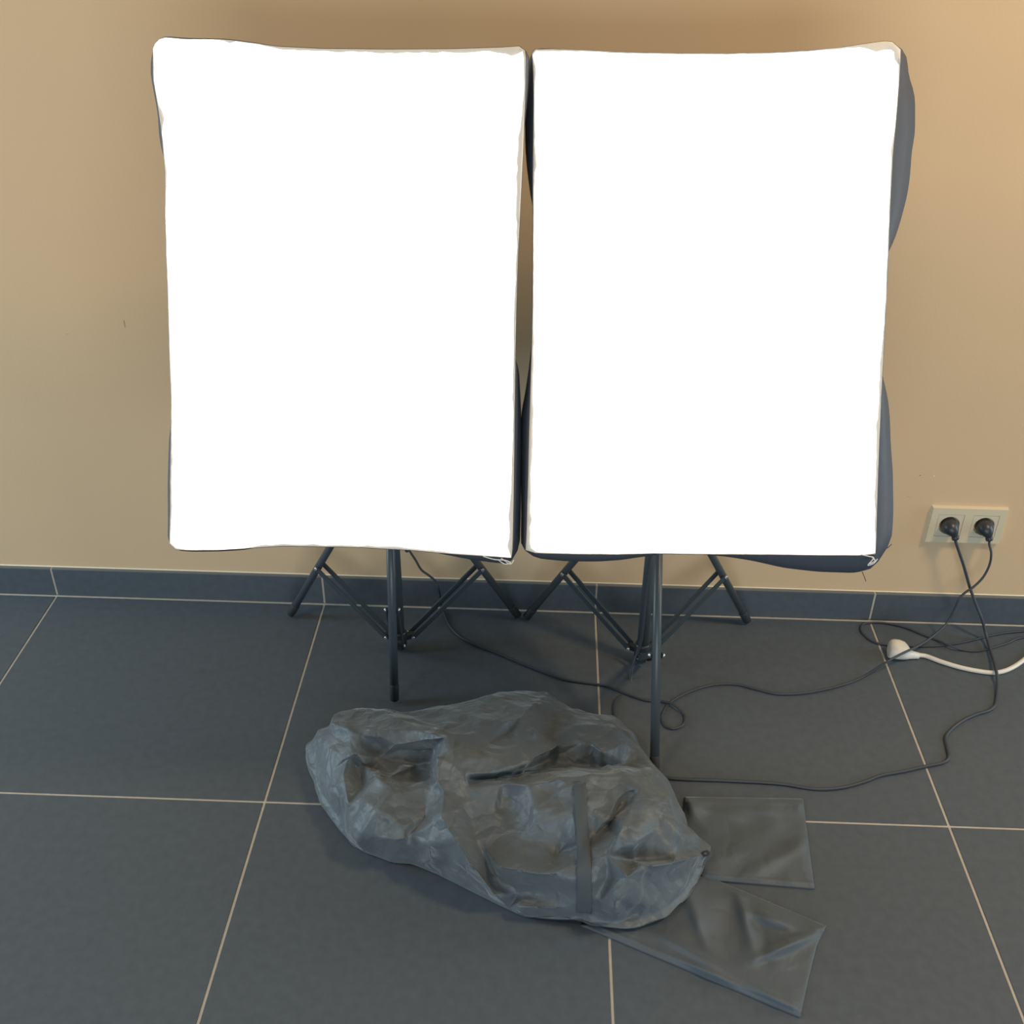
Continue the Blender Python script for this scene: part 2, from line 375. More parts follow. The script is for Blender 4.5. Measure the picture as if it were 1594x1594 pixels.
def softbox(side_name, label, corners, edges, widths, bulge, pole, feet, threads, cable_side):
    TL, TR, BR, BL = [Vector(c) for c in corners]
    cen = (TL + TR + BR + BL) / 4
    u = ((TR - TL) + (BR - BL)).normalized(); v = ((TL - BL) + (TR - BR)).normalized()
    n = u.cross(v).normalized()          # towards the camera side
    if n.y > 0: n = -n
    root = thing('softbox_light', label, 'softbox', (pole[0], pole[1], 0), 'pair of lit softboxes')
    L = lambda name, bm, m, par=root, smooth=False: (lambda o: (o.data.transform(Matrix.Translation(-Vector(root.location))), o)[1])(link(name, bm, m, par, smooth))
    def onplane(p, off=0.0):
        d = ray(p); return CAM + d * ((cen + n * off - CAM).dot(n) / d.dot(n))
    # outline sampled per edge, in photo points laid onto the panel's plane
    NE = 64
    px, kinds = [], []
    for e in range(4):
        s = resample(edges[e], NE)
        px += s; kinds += [e] * NE
    N = len(px)
    sag = lambda k: 0.0
    outer = [onplane(p) for p in px]
    inner, inner2 = [], []
    ctr = Vector((sum(p.x for p in px) / N, sum(p.y for p in px) / N))
    for i, p in enumerate(px):
        e = kinds[i]; key = p.x if e in (0, 2) else p.y
        w = interp(widths[e], key) * (0.75 + 0.5 * noise.noise(Vector((p.x * 0.06, p.y * 0.06, 3.3 + e)))) + 0.9 * max(0, noise.noise(Vector((p.x * 0.16, p.y * 0.16, 9.1)))) + 0.7
        # shrink inwards along the edge's normal
        nn = {0: Vector((0, 1)), 1: Vector((-1, 0)), 2: Vector((0, -1)), 3: Vector((1, 0))}[e]
        tt = {0: Vector((1, 0)), 1: Vector((0, 1)), 2: Vector((1, 0)), 3: Vector((0, 1))}[e]
        kk = (i % NE) / NE
        # near a corner, pull towards the middle too so the strip does not cross itself
        f = max(0.0, 1 - min(kk, 1 - kk) * NE / 4.0)
        dirc = (nn + (ctr - p).normalized() * f * 0.9).normalized()
        inner.append((p + dirc * w, w))
    def dent(i, w):                      # slack cloth: the hem dips back and forth a little
        return 0.004 * noise.noise(Vector((px[i].x * 0.03, px[i].y * 0.03, 1.0))) - 0.002
    # hem strip (white cloth that is not lit through)
    bm = bmesh.new()
    o3 = [bm.verts.new(outer[i] - n * 0.003) for i in range(N)]
    m3 = [bm.verts.new(onplane(px[i].lerp(inner[i][0], 0.25), 0.0035)) for i in range(N)]
    i3 = [bm.verts.new(onplane(inner[i][0], 0.0015 + 0.3 * dent(i, 0))) for i in range(N)]
    for i in range(N):
        j = (i + 1) % N
        for A_, B_ in ((o3, m3), (m3, i3)):
            f = bm.faces.new((A_[i], A_[j], B_[j], B_[i])); f.smooth = True
    panel_bm = bmesh.new()
    pr = [[panel_bm.verts.new(onplane(inner[i][0], 0.0015 + 0.3 * dent(i, 0))) for i in range(N)]]
    for t, dz in ((0.97, 0.004), (0.9, 0.006), (0.7, 0.002), (0.4, -0.004), (0.12, -0.006)):
        pr.append([panel_bm.verts.new(onplane(ctr.lerp(inner[i][0], t), dz)) for i in range(N)])
    for a_, b_ in zip(pr, pr[1:]):
        for i in range(N):
            j = (i + 1) % N; f = panel_bm.faces.new((a_[i], a_[j], b_[j], b_[i])); f.smooth = True
    panel_bm.faces.new(pr[-1])
    panel = L('diffuser_panel', panel_bm, M_GLOW)
    hem = L('hem', bm, M_HEM, panel)
    # black shell: rim behind the panel, slack sides bulging where the photo shows them, then tapering to the lamp
    bm = bmesh.new()
    c2 = Vector((0, 0, 0))
    rim = [outer[i] - n * 0.0035 + (outer[i] - cen).normalized() * 0.0008 for i in range(N)]
    rings = [[bm.verts.new(p - n * 0.0 + (cen - p).normalized() * 0.004) for p in rim], [bm.verts.new(p) for p in rim]]
    bl = []
    for i in range(N):
        e = kinds[i]; p = px[i]; key = p.x if e in (0, 2) else p.y
        b = interp(bulge[e], key)
        nn = {0: Vector((0, -1)), 1: Vector((1, 0)), 2: Vector((0, 1)), 3: Vector((-1, 0))}[e]
        bl.append((p + nn * b))
    bl = [(bl[i - 1] + bl[i] * 2 + bl[(i + 1) % N]) / 4 for i in range(N)]
    mid = [onplane(bl[i], -0.030) for i in range(N)]
    rings.append([bm.verts.new(rim[i].lerp(mid[i], 0.55) - n * 0.004 + (rim[i] - cen).normalized() * 0.0) for i in range(N)])
    rings.append([bm.verts.new(mid[i]) for i in range(N)])
    DEP = 0.40; bc = cen - n * DEP
    R = 0.072
    for t, bow in ((0.18, 0.10), (0.36, 0.11), (0.55, 0.08), (0.74, 0.05), (0.9, 0.02), (1.0, 0.0)):
        ring = []
        for i in range(N):
            dv = mid[i] - cen; dv = dv - n * dv.dot(n)
            back = bc + dv.normalized() * R
            q = mid[i].lerp(back, t) + dv * bow * 0.25
            q += n * 0.006 * noise.noise(q * 14) * (1 - t) + dv.normalized() * 0.008 * noise.noise(q * 11 + Vector((5, 1, 2))) * (1 - t)
            ring.append(bm.verts.new(q))
        rings.append(ring)
    for a_, b_ in zip(rings, rings[1:]):
        for i in range(N):
            j = (i + 1) % N; f = bm.faces.new((a_[i], a_[j], b_[j], b_[i])); f.smooth = True
    bm.faces.new(rings[-1])
    shell = L('fabric_shell', bm, M_SHELL)
    for pts, dark in threads:
        b2 = bmesh.new(); tube(b2, spline([onplane(p, off) for p, off in pts], 5), 0.0006 if dark else 0.0008, 5)
        L('loose_thread', b2, M_DTHREAD if dark else M_THREAD, shell)
    # lamp head behind the shell, tilt bracket and stand
    bm = bmesh.new()
    tube(bm, [bc + n * 0.012, bc - n * 0.012], 0.080, 32)
    tube(bm, [bc - n * 0.011, bc - n * 0.05], [0.042, 0.034], 24)
    lamp = L('lamp_holder', bm, M_BLACKPL)
    top = Vector((pole[0], pole[1], pole[2]))
    jt = bc - n * 0.030 + Vector((0, 0, -0.045))
    bm = bmesh.new()
    bar(bm, bc - n * 0.030, jt, 0.022, 0.016, u)
    tube(bm, [jt - u * 0.03, jt + u * 0.016], 0.012, 16)
    tube(bm, [jt, top + Vector((0, 0, -0.045))], [0.013, 0.013], 16)
    br = L('tilt_bracket', bm, M_BLACKPL)
    bm = bmesh.new()
    tube(bm, [jt - u * 0.03, jt - u * 0.048], [0.010, 0.012], 12)
    L('knob', bm, M_BLACKPL, br)
    bm = bmesh.new()
    px_, py_ = pole[0], pole[1]
    tube(bm, [(px_, py_, 0.006), (px_, py_, 0.47)], 0.0115, 18)
    tube(bm, [(px_, py_, 0.47), top - Vector((0, 0, 0.03))], 0.0085, 18)
    L('center_pole', bm, M_METAL)
    APX = 0.45
    for nm, z0, z1, r in (('upper_collar', APX - 0.028, APX + 0.03, 0.018), ('lower_collar', 0.012, 0.050, 0.0155)):
        bm = bmesh.new(); tube(bm, [(px_, py_, z0), (px_, py_, z0 + 0.004), (px_, py_, z1 - 0.004), (px_, py_, z1)], [r * 0.9, r, r, r * 0.9], 18)
        L(nm, bm, M_BLACKPL)
    for fx, fy, front in feet:
        foot = Vector((fx, fy, 0.0095)); hd = Vector((fx - px_, fy - py_, 0)); hd.normalize()
        ap = Vector((px_, py_, APX)) + hd * 0.018
        lat = Vector((-hd.y, hd.x, 0))
        ax = (ap - foot).normalized()
        bm = bmesh.new()
        tube(bm, [foot + ax * 0.012, ap], 0.0085 if front else 0.0078, 14)
        leg = L('leg', bm, M_METAL)
        bm = bmesh.new(); tube(bm, [foot - ax * 0.003, foot, foot + ax * 0.030, foot + ax * 0.033], [0.006, 0.0090, 0.0093, 0.0082], 14)
        L('rubber_foot', bm, M_RUBBER, leg)
        rv = foot.lerp(ap, 0.40 if front else 0.345)
        low = Vector((px_, py_, 0.030)) + hd * 0.026
        bm = bmesh.new()
        for s_ in (-1, 1): bar(bm, low + lat * (0.0095 * s_), rv + lat * (0.0115 * s_), 0.0028, 0.011, lat)
        bar(bm, Vector((px_, py_, 0.030)) + hd * 0.010, low + hd * 0.006, 0.012, 0.012, lat)
        st = L('strut', bm, M_STRUT)
        for c_ in (rv, low):
            rr = 0.0115 if c_ is rv else 0.0098
            for s_ in (-1, 1):
                bm = bmesh.new(); tube(bm, [c_ + lat * (rr * s_), c_ + lat * ((rr + 0.0038) * s_)], [0.0042, 0.0030], 10)
                L('rivet', bm, M_RIVET, st)
    return root

LE = [[(238, 74), (241, 66), (247, 60), (255, 57), (290, 60), (355, 61), (400, 67), (430, 71.5), (500, 75), (600, 76), (700, 75.5), (780, 73), (810, 71), (816, 75)],
      [(817, 78), (818.5, 90), (818, 130), (816.5, 170), (814, 240), (810, 320), (806, 400), (803.5, 480), (802, 560), (801, 640), (800.5, 700), (799.5, 780), (798, 850), (797, 866)],
      [(796, 869), (770, 867), (720, 864), (680, 861), (640, 857), (600, 855), (560, 852.5), (500, 851.5), (440, 850.5), (400, 853), (340, 856.5), (290, 857), (272, 856), (266, 852)],
      [(263, 846), (264, 800), (264, 740), (265, 690), (266, 620), (263, 560), (261, 480), (258, 400), (257, 330), (256, 270), (252, 215), (245, 165), (238, 120), (237, 90)]]
LW = [[(240, 2), (345, 0.5), (352, 6), (360, 7), (366, 1), (390, 3), (402, 2), (430, 4), (500, 6), (600, 7), (700, 7), (760, 8), (780, 15), (800, 17), (815, 12)],
      [(78, 4), (130, 1), (148, 2), (190, 7), (240, 11), (290, 9), (330, 6), (400, 2), (520, 4), (610, 3), (680, 2), (720, 5), (800, 7), (850, 9)],
      [(266, 3), (300, 0), (380, 0), (395, 3), (450, 4), (520, 3), (560, 5), (640, 4), (700, 3), (770, 1)],
      [(75, 3), (90, 6), (102, 3), (130, 0), (160, 2), (172, 8), (190, 9), (200, 1), (250, 3), (270, 6), (290, 3), (330, 0), (400, 2), (560, 2), (640, 1), (700, 4), (740, 4), (830, 3)]]
LB = [[(238, 1), (300, 1.0), (420, 0.3), (440, -5), (800, -5), (815, 0)],
      [(75, 6), (140, 5), (205, 1), (300, -8), (500, -9), (548, -4), (572, 6), (620, 9), (640, 10.4), (700, 10.7), (800, 11.6), (868, 11)],
      [(266, 0), (300, 2.0), (380, 2.0), (430, -5), (640, -5), (690, 1), (730, 6), (770, 9), (796, 9)],
      [(75, 2), (95, 4), (150, 2), (180, 1), (210, 4), (235, 2), (255, -3), (640, -3), (680, 2), (760, 3), (840, 2)]]
LT = [([((752, 866), .003), ((770, 871), .003), ((785, 872), .005), ((795, 876), .004), ((786, 878), .003), ((776, 872), .003)], False),
      ([((780, 869), .002), ((794, 878), .004), ((800, 872), .004)], False)]
LC = [(-0.663, -0.367, 1.221), (-0.164, -0.353, 1.216), (-0.163, -0.62, 0.569), (-0.662, -0.635, 0.574)]
softbox('left', 'lit white softbox on black tripod stand, left one of the pair', LC, LE, LW, LB, (-0.413, -0.150, 0.67),
        [(-0.663, -0.053, 0), (-0.170, -0.034, 0), (-0.403, -0.315, 1)], LT, 1)

RE = [[(828, 82), (831, 76), (860, 75.5), (900, 77), (960, 80), (1000, 81.5), (1060, 82.5), (1130, 83), (1200, 81.5), (1260, 78), (1310, 73), (1345, 67.5), (1372, 63.5), (1388, 63), (1398, 69)],
      [(1403, 76), (1402.5, 90), (1400, 130), (1396, 180), (1391.5, 230), (1388, 290), (1385, 350), (1383.5, 400), (1381, 460), (1377.5, 520), (1375, 570), (1372.5, 620), (1369.5, 690), (1367, 760), (1365, 830), (1364, 858)],
      [(1363, 863), (1340, 865), (1280, 865), (1220, 864), (1150, 863.5), (1080, 863), (1020, 862), (960, 863.5), (900, 863), (850, 862), (825, 861)],
      [(818, 857), (819.5, 830), (820.5, 790), (822, 740), (823, 690), (824.5, 640), (826, 590), (828, 530), (829, 470), (829.5, 400), (829.5, 330), (829, 260), (830, 200), (830.5, 150), (829.5, 110), (828, 90)]]
RW = [[(828, 5), (860, 5), (900, 3), (1000, 2), (1100, 1), (1200, 1.5), (1290, 2), (1336, 6), (1350, 14), (1375, 24), (1398, 22)],
      [(76, 12), (92, 10), (98, 3), (140, 1), (200, 1), (228, 3), (238, 9), (246, 3), (300, 2), (400, 2), (500, 2), (580, 5), (620, 7), (700, 6), (800, 5), (850, 2)],
      [(820, 5), (840, 2), (900, 1), (1340, 1), (1362, 3)],
      [(85, 6), (110, 6), (125, 3), (150, 1), (200, 3), (245, 5), (258, 8), (268, 4), (300, 2), (400, 1), (500, 2), (600, 6), (690, 6), (760, 6), (800, 7), (835, 8), (855, 12)]]
RB = [[(828, 1), (1000, -5), (1300, -5), (1395, -1)],
      [(76, 4), (90, 10), (115, 13), (128, 17), (143, 25), (160, 27), (210, 31), (235, 28), (260, 28), (290, 27), (320, 22), (350, 15), (375, 8), (392, -1), (420, -9), (560, -6), (590, 1), (620, 10), (650, 14), (690, 17), (735, 22), (800, 25), (845, 23), (858, 20)],
      [(818, 5), (840, 8), (880, 11), (930, 11), (970, 8), (1010, 3), (1040, -2), (1090, 0), (1130, 3), (1170, 9), (1220, 20), (1270, 25), (1330, 27), (1362, 20)],
      [(85, 9), (130, 10), (180, 13), (230, 12), (270, 8), (310, 3), (340, -4), (500, -4), (540, 1), (580, 4), (620, 9), (640, 13.2), (720, 11.6), (760, 10.4), (800, 9), (840, 8.5), (857, 6)]]
RT = [([((1340, 863), .003), ((1352, 866), .004), ((1360, 868), .005), ((1356, 874), .004), ((1351, 880), .003), ((1360, 877), .003), ((1366, 870), .003)], False),
      ([((1357, 867), .003), ((1362, 873), .005), ((1354, 878), .004)], False),
      ([((1378, 855), -.05), ((1384, 851), -.05), ((1388, 847), -.05)], True),
      ([((1342, 890), -.05), ((1345, 897), -.05), ((1348, 905), -.05)], True)]
RC = [(-0.16, -0.318, 1.209), (0.34, -0.323, 1.222), (0.353, -0.624, 0.59), (-0.147, -0.619, 0.577)]
softbox('right', 'lit white softbox on black tripod stand, right one of the pair, nearer the socket', RC, RE, RW, RB, (0.090, -0.165, 0.67),
        [(-0.150, -0.038, 0), (0.328, -0.027, 0), (0.094, -0.490, 1)], RT, -1)

# ------------------------------------------------------------------ crumpled bag
KP = []                                  # (photo x, photo y, height in m)
def addL(s):
    for t in s.split(';'):
        x, y, h = map(float, t.split(',')); KP.append((470 + x / 3.985, 1060 + y / 3.985, h / 100))
def addR(s):
    for t in s.split(';'):
        x, y, h = map(float, t.split(',')); KP.append((820 + x / 2.986, 1060 + y / 2.986, h / 100))
addL('185,225,10;560,225,11;640,210,10;860,330,13;905,350,15;500,390,9;360,305,11.5;190,270,9.5;640,400,7.5;750,450,6.5;830,600,8.5;600,500,7.5;470,420,8.5;310,400,9.5;320,455,11.5;'
     '420,580,9.5;380,500,8.2;600,575,7;240,500,9.5;260,590,9.5;150,430,8.5;95,360,7;95,520,6.5;120,640,4.5;280,690,9;290,850,6.5;375,640,8;500,680,8.5;530,750,10.5;385,860,6;'
     '630,620,11;760,600,10.5;785,780,8;680,770,10.5;620,900,9.5;560,960,8;345,985,4;410,900,7.5;660,1040,6.5;690,1110,4.5;780,1000,8;800,880,10.5;860,790,12;925,700,13;1030,640,15;'
     '1000,560,15;920,560,13.5;835,520,9.5;970,1030,12;880,1130,6.5;1040,1150,10;1120,1210,7.5;1215,1330,4.5;1100,1000,11;1040,800,14;1130,850,8.5;1190,800,10;1190,1000,8.5;1200,1200,5.5;'
     '1380,1080,9.5;1290,1150,5.5;1500,1190,9.5;1360,1160,8;1450,860,11;1530,890,12;1520,810,13;1250,640,11.5;1400,640,13.5;1300,550,7;1450,500,6;1095,600,9;1100,490,13;'
     '940,460,14;960,250,12;1150,240,12.5;900,260,8.5;1300,210,11.5;1190,350,8.5;1330,390,8;1480,150,7;1385,350,6.5;1520,410,9;1000,350,10;750,250,6.5;1050,150,9;1250,110,8;1400,120,7.5;'
     '430,210,9;380,240,11.3;560,300,12;720,330,12;600,440,7.8;480,480,8.6;200,350,9.5;250,430,9;170,700,6;230,850,4.8;440,780,8.8;370,720,9.2;700,880,9.3;600,1010,5;480,1030,4;900,900,11;950,860,13;'
     '1090,1120,9.5;1010,1000,9;1150,1090,6.5;1090,900,12.5;1250,760,9;1300,900,9;1350,980,9.5;1500,1000,10;1420,1170,9.6;1350,1320,4.5;1500,1330,5')
addR('10,470,12;170,440,14;270,432,15;490,422,14;595,405,11;655,455,7.5;640,550,8.5;560,480,14;480,460,14.5;380,580,11.5;305,600,13.5;300,650,14;340,700,11.5;550,560,14.5;450,680,14;'
     '500,640,13.5;600,700,12.5;680,830,9.5;370,800,14;450,830,10.5;650,840,8.5;520,860,9.5;490,920,8.5;420,1000,10;430,1050,8;320,950,12.5;310,870,12;700,760,9;725,740,6;660,640,9;'
     '800,760,3;750,850,6;730,900,5;690,970,4;600,1010,5.5;550,930,8.5;500,1080,3;310,1070,4.5;225,1040,6;100,1060,4.5;100,900,8.5;10,890,9.5;200,850,11;180,770,13.5;120,870,7.5;'
     '60,620,13;210,600,14;110,660,10.5;30,660,13;220,700,13.5;180,330,7;350,350,7;280,405,9;100,400,7;500,300,7;550,350,6.5;410,400,9;350,378,12.5;130,375,11.5;185,420,11;'
     '200,205,9.5;330,180,9.5;400,190,7.5;465,240,8;400,330,10.5;300,280,11;130,300,10.5;360,240,8;100,255,9;0,200,8;130,150,6;90,280,10.5;270,215,10.5;420,280,9;60,330,8.5;'
     '560,620,14;620,620,12;420,750,12.5;480,760,13;560,780,12;400,880,12;350,1000,10;270,900,11;250,980,8.5;620,920,7.5;560,1020,6;640,990,5;400,650,11.5;430,560,12.5;350,520,14;230,510,14.5;120,520,12.5')
OUT = [  # outline, clockwise from the left; last number is the height of the silhouette there
    (486, 1165, 4.5), (487, 1147, 6), (494, 1134, 7), (511, 1128, 8.5), (516, 1115, 9.5), (530, 1106, 8.5), (570, 1103, 7.5), (628, 1107, 6.5), (690, 1099, 6.5),
    (720, 1092, 7), (757, 1083, 6.5), (785, 1076, 6), (820, 1078, 5.5), (845, 1084, 5), (862, 1094, 4.5), (884, 1107, 5), (915, 1110, 5.5), (940, 1112, 5.5), (955, 1117, 6),
    (968, 1130, 6), (985, 1148, 6), (1009, 1175, 6), (1022, 1190, 7), (1043, 1212, 6), (1054, 1240, 5.5), (1064, 1262, 5.5), (1067, 1285, 5), (1085, 1298, 3), (1103, 1312, 2.2), (1102, 1328, 2),
    (1088, 1347, 2.6), (1078, 1366, 2.6), (1068, 1386, 2.6), (1050, 1402, 2.6), (1030, 1420, 2.6), (1000, 1431, 2.5), (960, 1437, 2.4), (920, 1435, 2.2), (896, 1431, 1.8), (870, 1431, 1.4), (820, 1424, 1.4), (793, 1413, 1.2),
    (760, 1398, 1.0), (720, 1378, 1.0), (680, 1358, 1.0), (640, 1341, 1.2), (610, 1338, 1.4), (575, 1325, 1.4), (546, 1310, 1.6), (530, 1279, 2.2), (512, 1252, 2.6), (500, 1232, 2.8), (493, 1205, 3.2), (488, 1185, 4)]
def inside(p, poly):
    c = False; j = len(poly) - 1
    for i in range(len(poly)):
        if (poly[i][1] > p[1]) != (poly[j][1] > p[1]) and p[0] < (poly[j][0] - poly[i][0]) * (p[1] - poly[i][1]) / (poly[j][1] - poly[i][1]) + poly[i][0]: c = not c
        j = i
    return c
def edge_dist(p, poly):
    best = 1e9
    for i in range(len(poly)):
        a = Vector(poly[i][:2]); b = Vector(poly[(i + 1) % len(poly)][:2]); q = Vector(p[:2])
        t = max(0, min(1, (q - a).dot(b - a) / (b - a).length_squared)); best = min(best, (q - a.lerp(b, t)).length)
    return best
K2 = [k for k in KP if inside(k, OUT) and edge_dist(k, OUT) > 4]
def lmean(k):
    ws = [(math.exp(-((k[0] - o[0]) ** 2 + (k[1] - o[1]) ** 2) / (2 * 38.0 ** 2)), o[2]) for o in K2]
    return sum(a * b for a, b in ws) / sum(a for a, b in ws)
K2 = [(k[0], k[1], max(0.02, lmean(k) + (k[2] - lmean(k)) * (1.0 + 0.15 * min(1, edge_dist(k, OUT) / 30)))) for k in K2]
# extra small crumples between the traced folds
def tin_h(p, pts):
    ws = sorted((((p[0] - k[0]) ** 2 + (p[1] - k[1]) ** 2 + 1e-3), k[2]) for k in pts)[:5]
    return sum(h / d for d, h in ws) / sum(1 / d for d, h in ws)
# the long creases: polylines of (x, y, height in cm) that the triangulation must follow
FOLDS = """445,190,16.5;420,250,14.8;415,310,13.8;440,350,13.2;405,430,12;395,500,9.5;402,545,7.5
462,225,14.2;490,280,12.8;505,340,11.6;515,400,10;545,500,7.8;585,600,4.8
432,420,13.4;470,480,12.6;520,560,9.8;580,640,5.6;625,678,2.4
118,150,11;200,186,12.2;260,192,12.8;300,213,11.6;380,201,13;443,192,15.5
125,132,11;220,166,12.8;340,167,13.4;430,184,15.2
130,118,9.5;250,112,9.8;340,127,8.2;420,150,9.5
500,296,12.6;580,293,12.4;650,273,12.2;722,238,11.2;770,214,9.6
512,312,10.2;600,306,9.8;660,288,8.8;728,258,6.8
600,322,12.4;680,328,13.6;770,308,14.4;850,302,14.8;950,296,14.2;1040,288,10.5
640,300,8;720,280,7.4;790,268,7.2;880,276,7.0;960,268,6.6
165,252,10.6;153,300,9.8;165,380,8;171,475,4.2
165,250,11;186,238,11.6;244,298,11
200,262,8.2;240,284,7.4;290,290,8.2
246,304,10.6;285,302,10.6;322,284,10.2
332,345,11.4;285,352,11.6;250,398,12;205,465,7.6;190,482,5.4
195,488,5.4;240,474,7.8;300,482,9;330,478,9.2
302,490,8.2;345,548,3.4
386,330,11.2;386,420,9.4;335,470,8.6
1000,332,15;1072,386,13.4;1108,470,11.8;1098,522,10.4
1000,332,15;962,400,14.4;935,470,14.4;902,518,13.4
902,524,13.4;960,590,12.4;1000,560,12.2;1090,548,11.2;1150,536,8.6
912,528,11.8;980,542,9.2;1085,532,10.2
960,592,12.2;925,650,9.6;925,680,7.4
862,408,13.6;898,432,12.8;945,350,13.8;985,306,14.6
868,474,11;905,440,11;955,370,12.2
692,440,11.6;703,404,13;722,440,12.2;790,440,12.4
742,572,9.6;765,515,9;822,500,11.4
592,560,9.6;650,568,10.8;740,580,11;828,548,11.8
640,672,3.6;700,676,4.4;790,680,4.6
772,190,9.8;820,152,10.2;915,152,9
775,216,9.4;850,206,10.6;890,236,11;955,204,9
610,90,8;700,90,8
620,180,10.4;660,130,11;715,95,7
440,150,11;520,160,11.6;600,150,11.8;660,110,9.5
450,180,12.6;540,220,12.4;640,225,12;720,215,11
95,215,8;105,290,6.6;100,335,5
312,228,9.8;370,224,10.2;418,218,11
318,262,8.2;360,268,7.8;405,262,8.6
330,300,8.2;375,306,8.4;408,300,9
870,600,10.6;905,590,10;868,660,6.6"""
LINES = []
for ln in FOLDS.split('\n'):
    pl = []
    for t in ln.split(';'):
        x, y, h = map(float, t.split(',')); q = (451 + x / 1.828, 1043 + y / 1.828, h / 100)
        if inside(q, OUT) and edge_dist(q, OUT) > 3: pl.append(q)
    if len(pl) > 1: LINES.append(pl)
fold_pts = [p for l in LINES for p in resample(l, max(2, int(sum((Vector(a) - Vector(b)).length for a, b in zip(l, l[1:])) / 9)))]
K2 = [k for k in K2 if min((k[0] - p.x) ** 2 + (k[1] - p.y) ** 2 for p in fold_pts) > 17 ** 2]
allp = K2 + [q for l in LINES for q in l] + [(x, y, h / 100) for x, y, h in OUT]
extra = []
rng = random.Random(11)
for _ in range(2600):
    p = (rng.uniform(484, 1104), rng.uniform(1075, 1438))
    if not inside(p, OUT) or edge_dist(p, OUT) < 7: continue
    if min((p[0] - k[0]) ** 2 + (p[1] - k[1]) ** 2 for k in allp + extra) < 30 ** 2: continue
    extra.append((p[0], p[1], tin_h(p, allp) + rng.uniform(-0.003, 0.003)))
pts = [(x, y, h / 100) for x, y, h in OUT]; nO = len(pts)
pts += K2 + extra
cons = [(i, (i + 1) % nO) for i in range(nO)]
for l in LINES:
    b0 = len(pts); pts += l; cons += [(b0 + i, b0 + i + 1) for i in range(len(l) - 1)]
nC = set()
res = delaunay_2d_cdt([Vector(p[:2]) for p in pts], cons, [], 1, 1e-5)
v2, faces, orig = res[0], res[2], res[3]
hard = {tuple(sorted(e)) for e, o_ in zip(res[1], res[4]) if o_}
bm = bmesh.new(); bv = []
for i, v in enumerate(v2):
    o_ = orig[i]
    h = pts[o_[0]][2] if o_ else tin_h((v.x, v.y), pts)
    bv.append(bm.verts.new(onz((v.x, v.y), h)))
idx_of = {}
for i, o_ in enumerate(orig):
    for k in o_: idx_of.setdefault(k, i)
for f in faces:
    try: bm.faces.new([bv[i] for i in f])
    except ValueError: pass
# close it: from the silhouette down and under to the floor
cen2 = Vector((sum(onz(p[:2], 0).x for p in pts[:nO]) / nO, sum(onz(p[:2], 0).y for p in pts[:nO]) / nO, 0))
ob = [bv[idx_of[k]] for k in range(nO)]
r1, r2 = [], []
for v in ob:
    p = v.co; away = Vector((p.x - cen2.x, p.y - cen2.y, 0)).normalized()
    back = max(0.0, away.y)
    q1 = p + away * (0.010 + 0.030 * back) * (1 if p.z > 0.02 else 0.0); q1.z = p.z * 0.5
    q2 = p + away * (0.030 * back - 0.004); q2.z = 0.0015
    under = p.x > -0.10 and away.x > -0.05 and away.y < 0.75
    if under: q2.z = 0.016; q1.z = max(q1.z, 0.019)
    r1.append(bm.verts.new(q1)); r2.append(bm.verts.new(q2))
for k in range(nO):
    j = (k + 1) % nO
    for a_, b_ in ((ob, r1), (r1, r2)):
        try: bm.faces.new((a_[k], a_[j], b_[j], b_[k]))
        except ValueError: pass
bmesh.ops.triangulate(bm, faces=[f for f in bm.faces if len(f.verts) > 3])
bot = [bm.verts.new((v.co.x + (cen2.x - v.co.x) * 0.5, v.co.y + (cen2.y - v.co.y) * 0.5, 0.0012 if v.co.z < 0.01 else 0.014)) for v in r2]
for k in range(nO):
    j = (k + 1) % nO
    bm.faces.new((r2[k], r2[j], bot[j], bot[k]))
bm.faces.new(bot)
bmesh.ops.triangulate(bm, faces=[f for f in bm.faces if len(f.verts) > 3])
cl = bm.edges.layers.float.get('crease_edge') or bm.edges.layers.float.new('crease_edge')
vi = {v: i for i, v in enumerate(bv)}
for e in bm.edges:
    k_ = tuple(sorted((vi.get(e.verts[0], -1), vi.get(e.verts[1], -2))))
    e[cl] = 1.0 if k_ in hard and min(k_) >= 0 else 0.1 + 0.5 * rng.random()
bag = link('fabric_bag', bm, M_BAG, smooth=True)
sub = bag.modifiers.new('sub', 'SUBSURF'); sub.levels = 3; sub.render_levels = 3
dg = bpy.context.evaluated_depsgraph_get()
me = bpy.data.meshes.new_from_object(bag.evaluated_get(dg)); 
bag.modifiers.clear(); old = bag.data; bag.data = me; me.name = 'fabric_bag'; bpy.data.meshes.remove(old)
nrm = [v.normal.copy() for v in me.vertices]
for v in me.vertices:
    if v.co.z > 0.006:
        q = v.co.copy(); q += Vector((noise.noise(q * 6), noise.noise(q * 6 + Vector((9, 2, 4))), 0)) * 0.035
        ra = 1 - min(1, abs(noise.noise(q * 8.5 + Vector((1, 5, 2)))) * 2.6); rb = 1 - min(1, abs(noise.noise(q * 17 + Vector((7, 3, 1)))) * 2.4)
        w_ = (ra * ra - 0.3) * 0.0052 + (rb * rb - 0.3) * 0.0030 * (0.5 + ra) - 0.0015
        v.co += nrm[v.index] * w_ * min(1, v.co.z / 0.03)
    v.co.z = max(v.co.z, 0.001)
for p in me.polygons: p.use_smooth = True
me.update()
tag(bag, 'large crumpled charcoal nylon bag with a webbing strap, lying on the tiles', 'bag')
tree = BVHTree.FromPolygons([v.co[:] for v in me.vertices], [tuple(p.vertices) for p in me.polygons])
def onbag(p, off=0.003):
    d = ray(p); hit = tree.ray_cast(CAM, d)
    if hit[0] is None: return onz(p, 0.01)
    return hit[0] - d * off
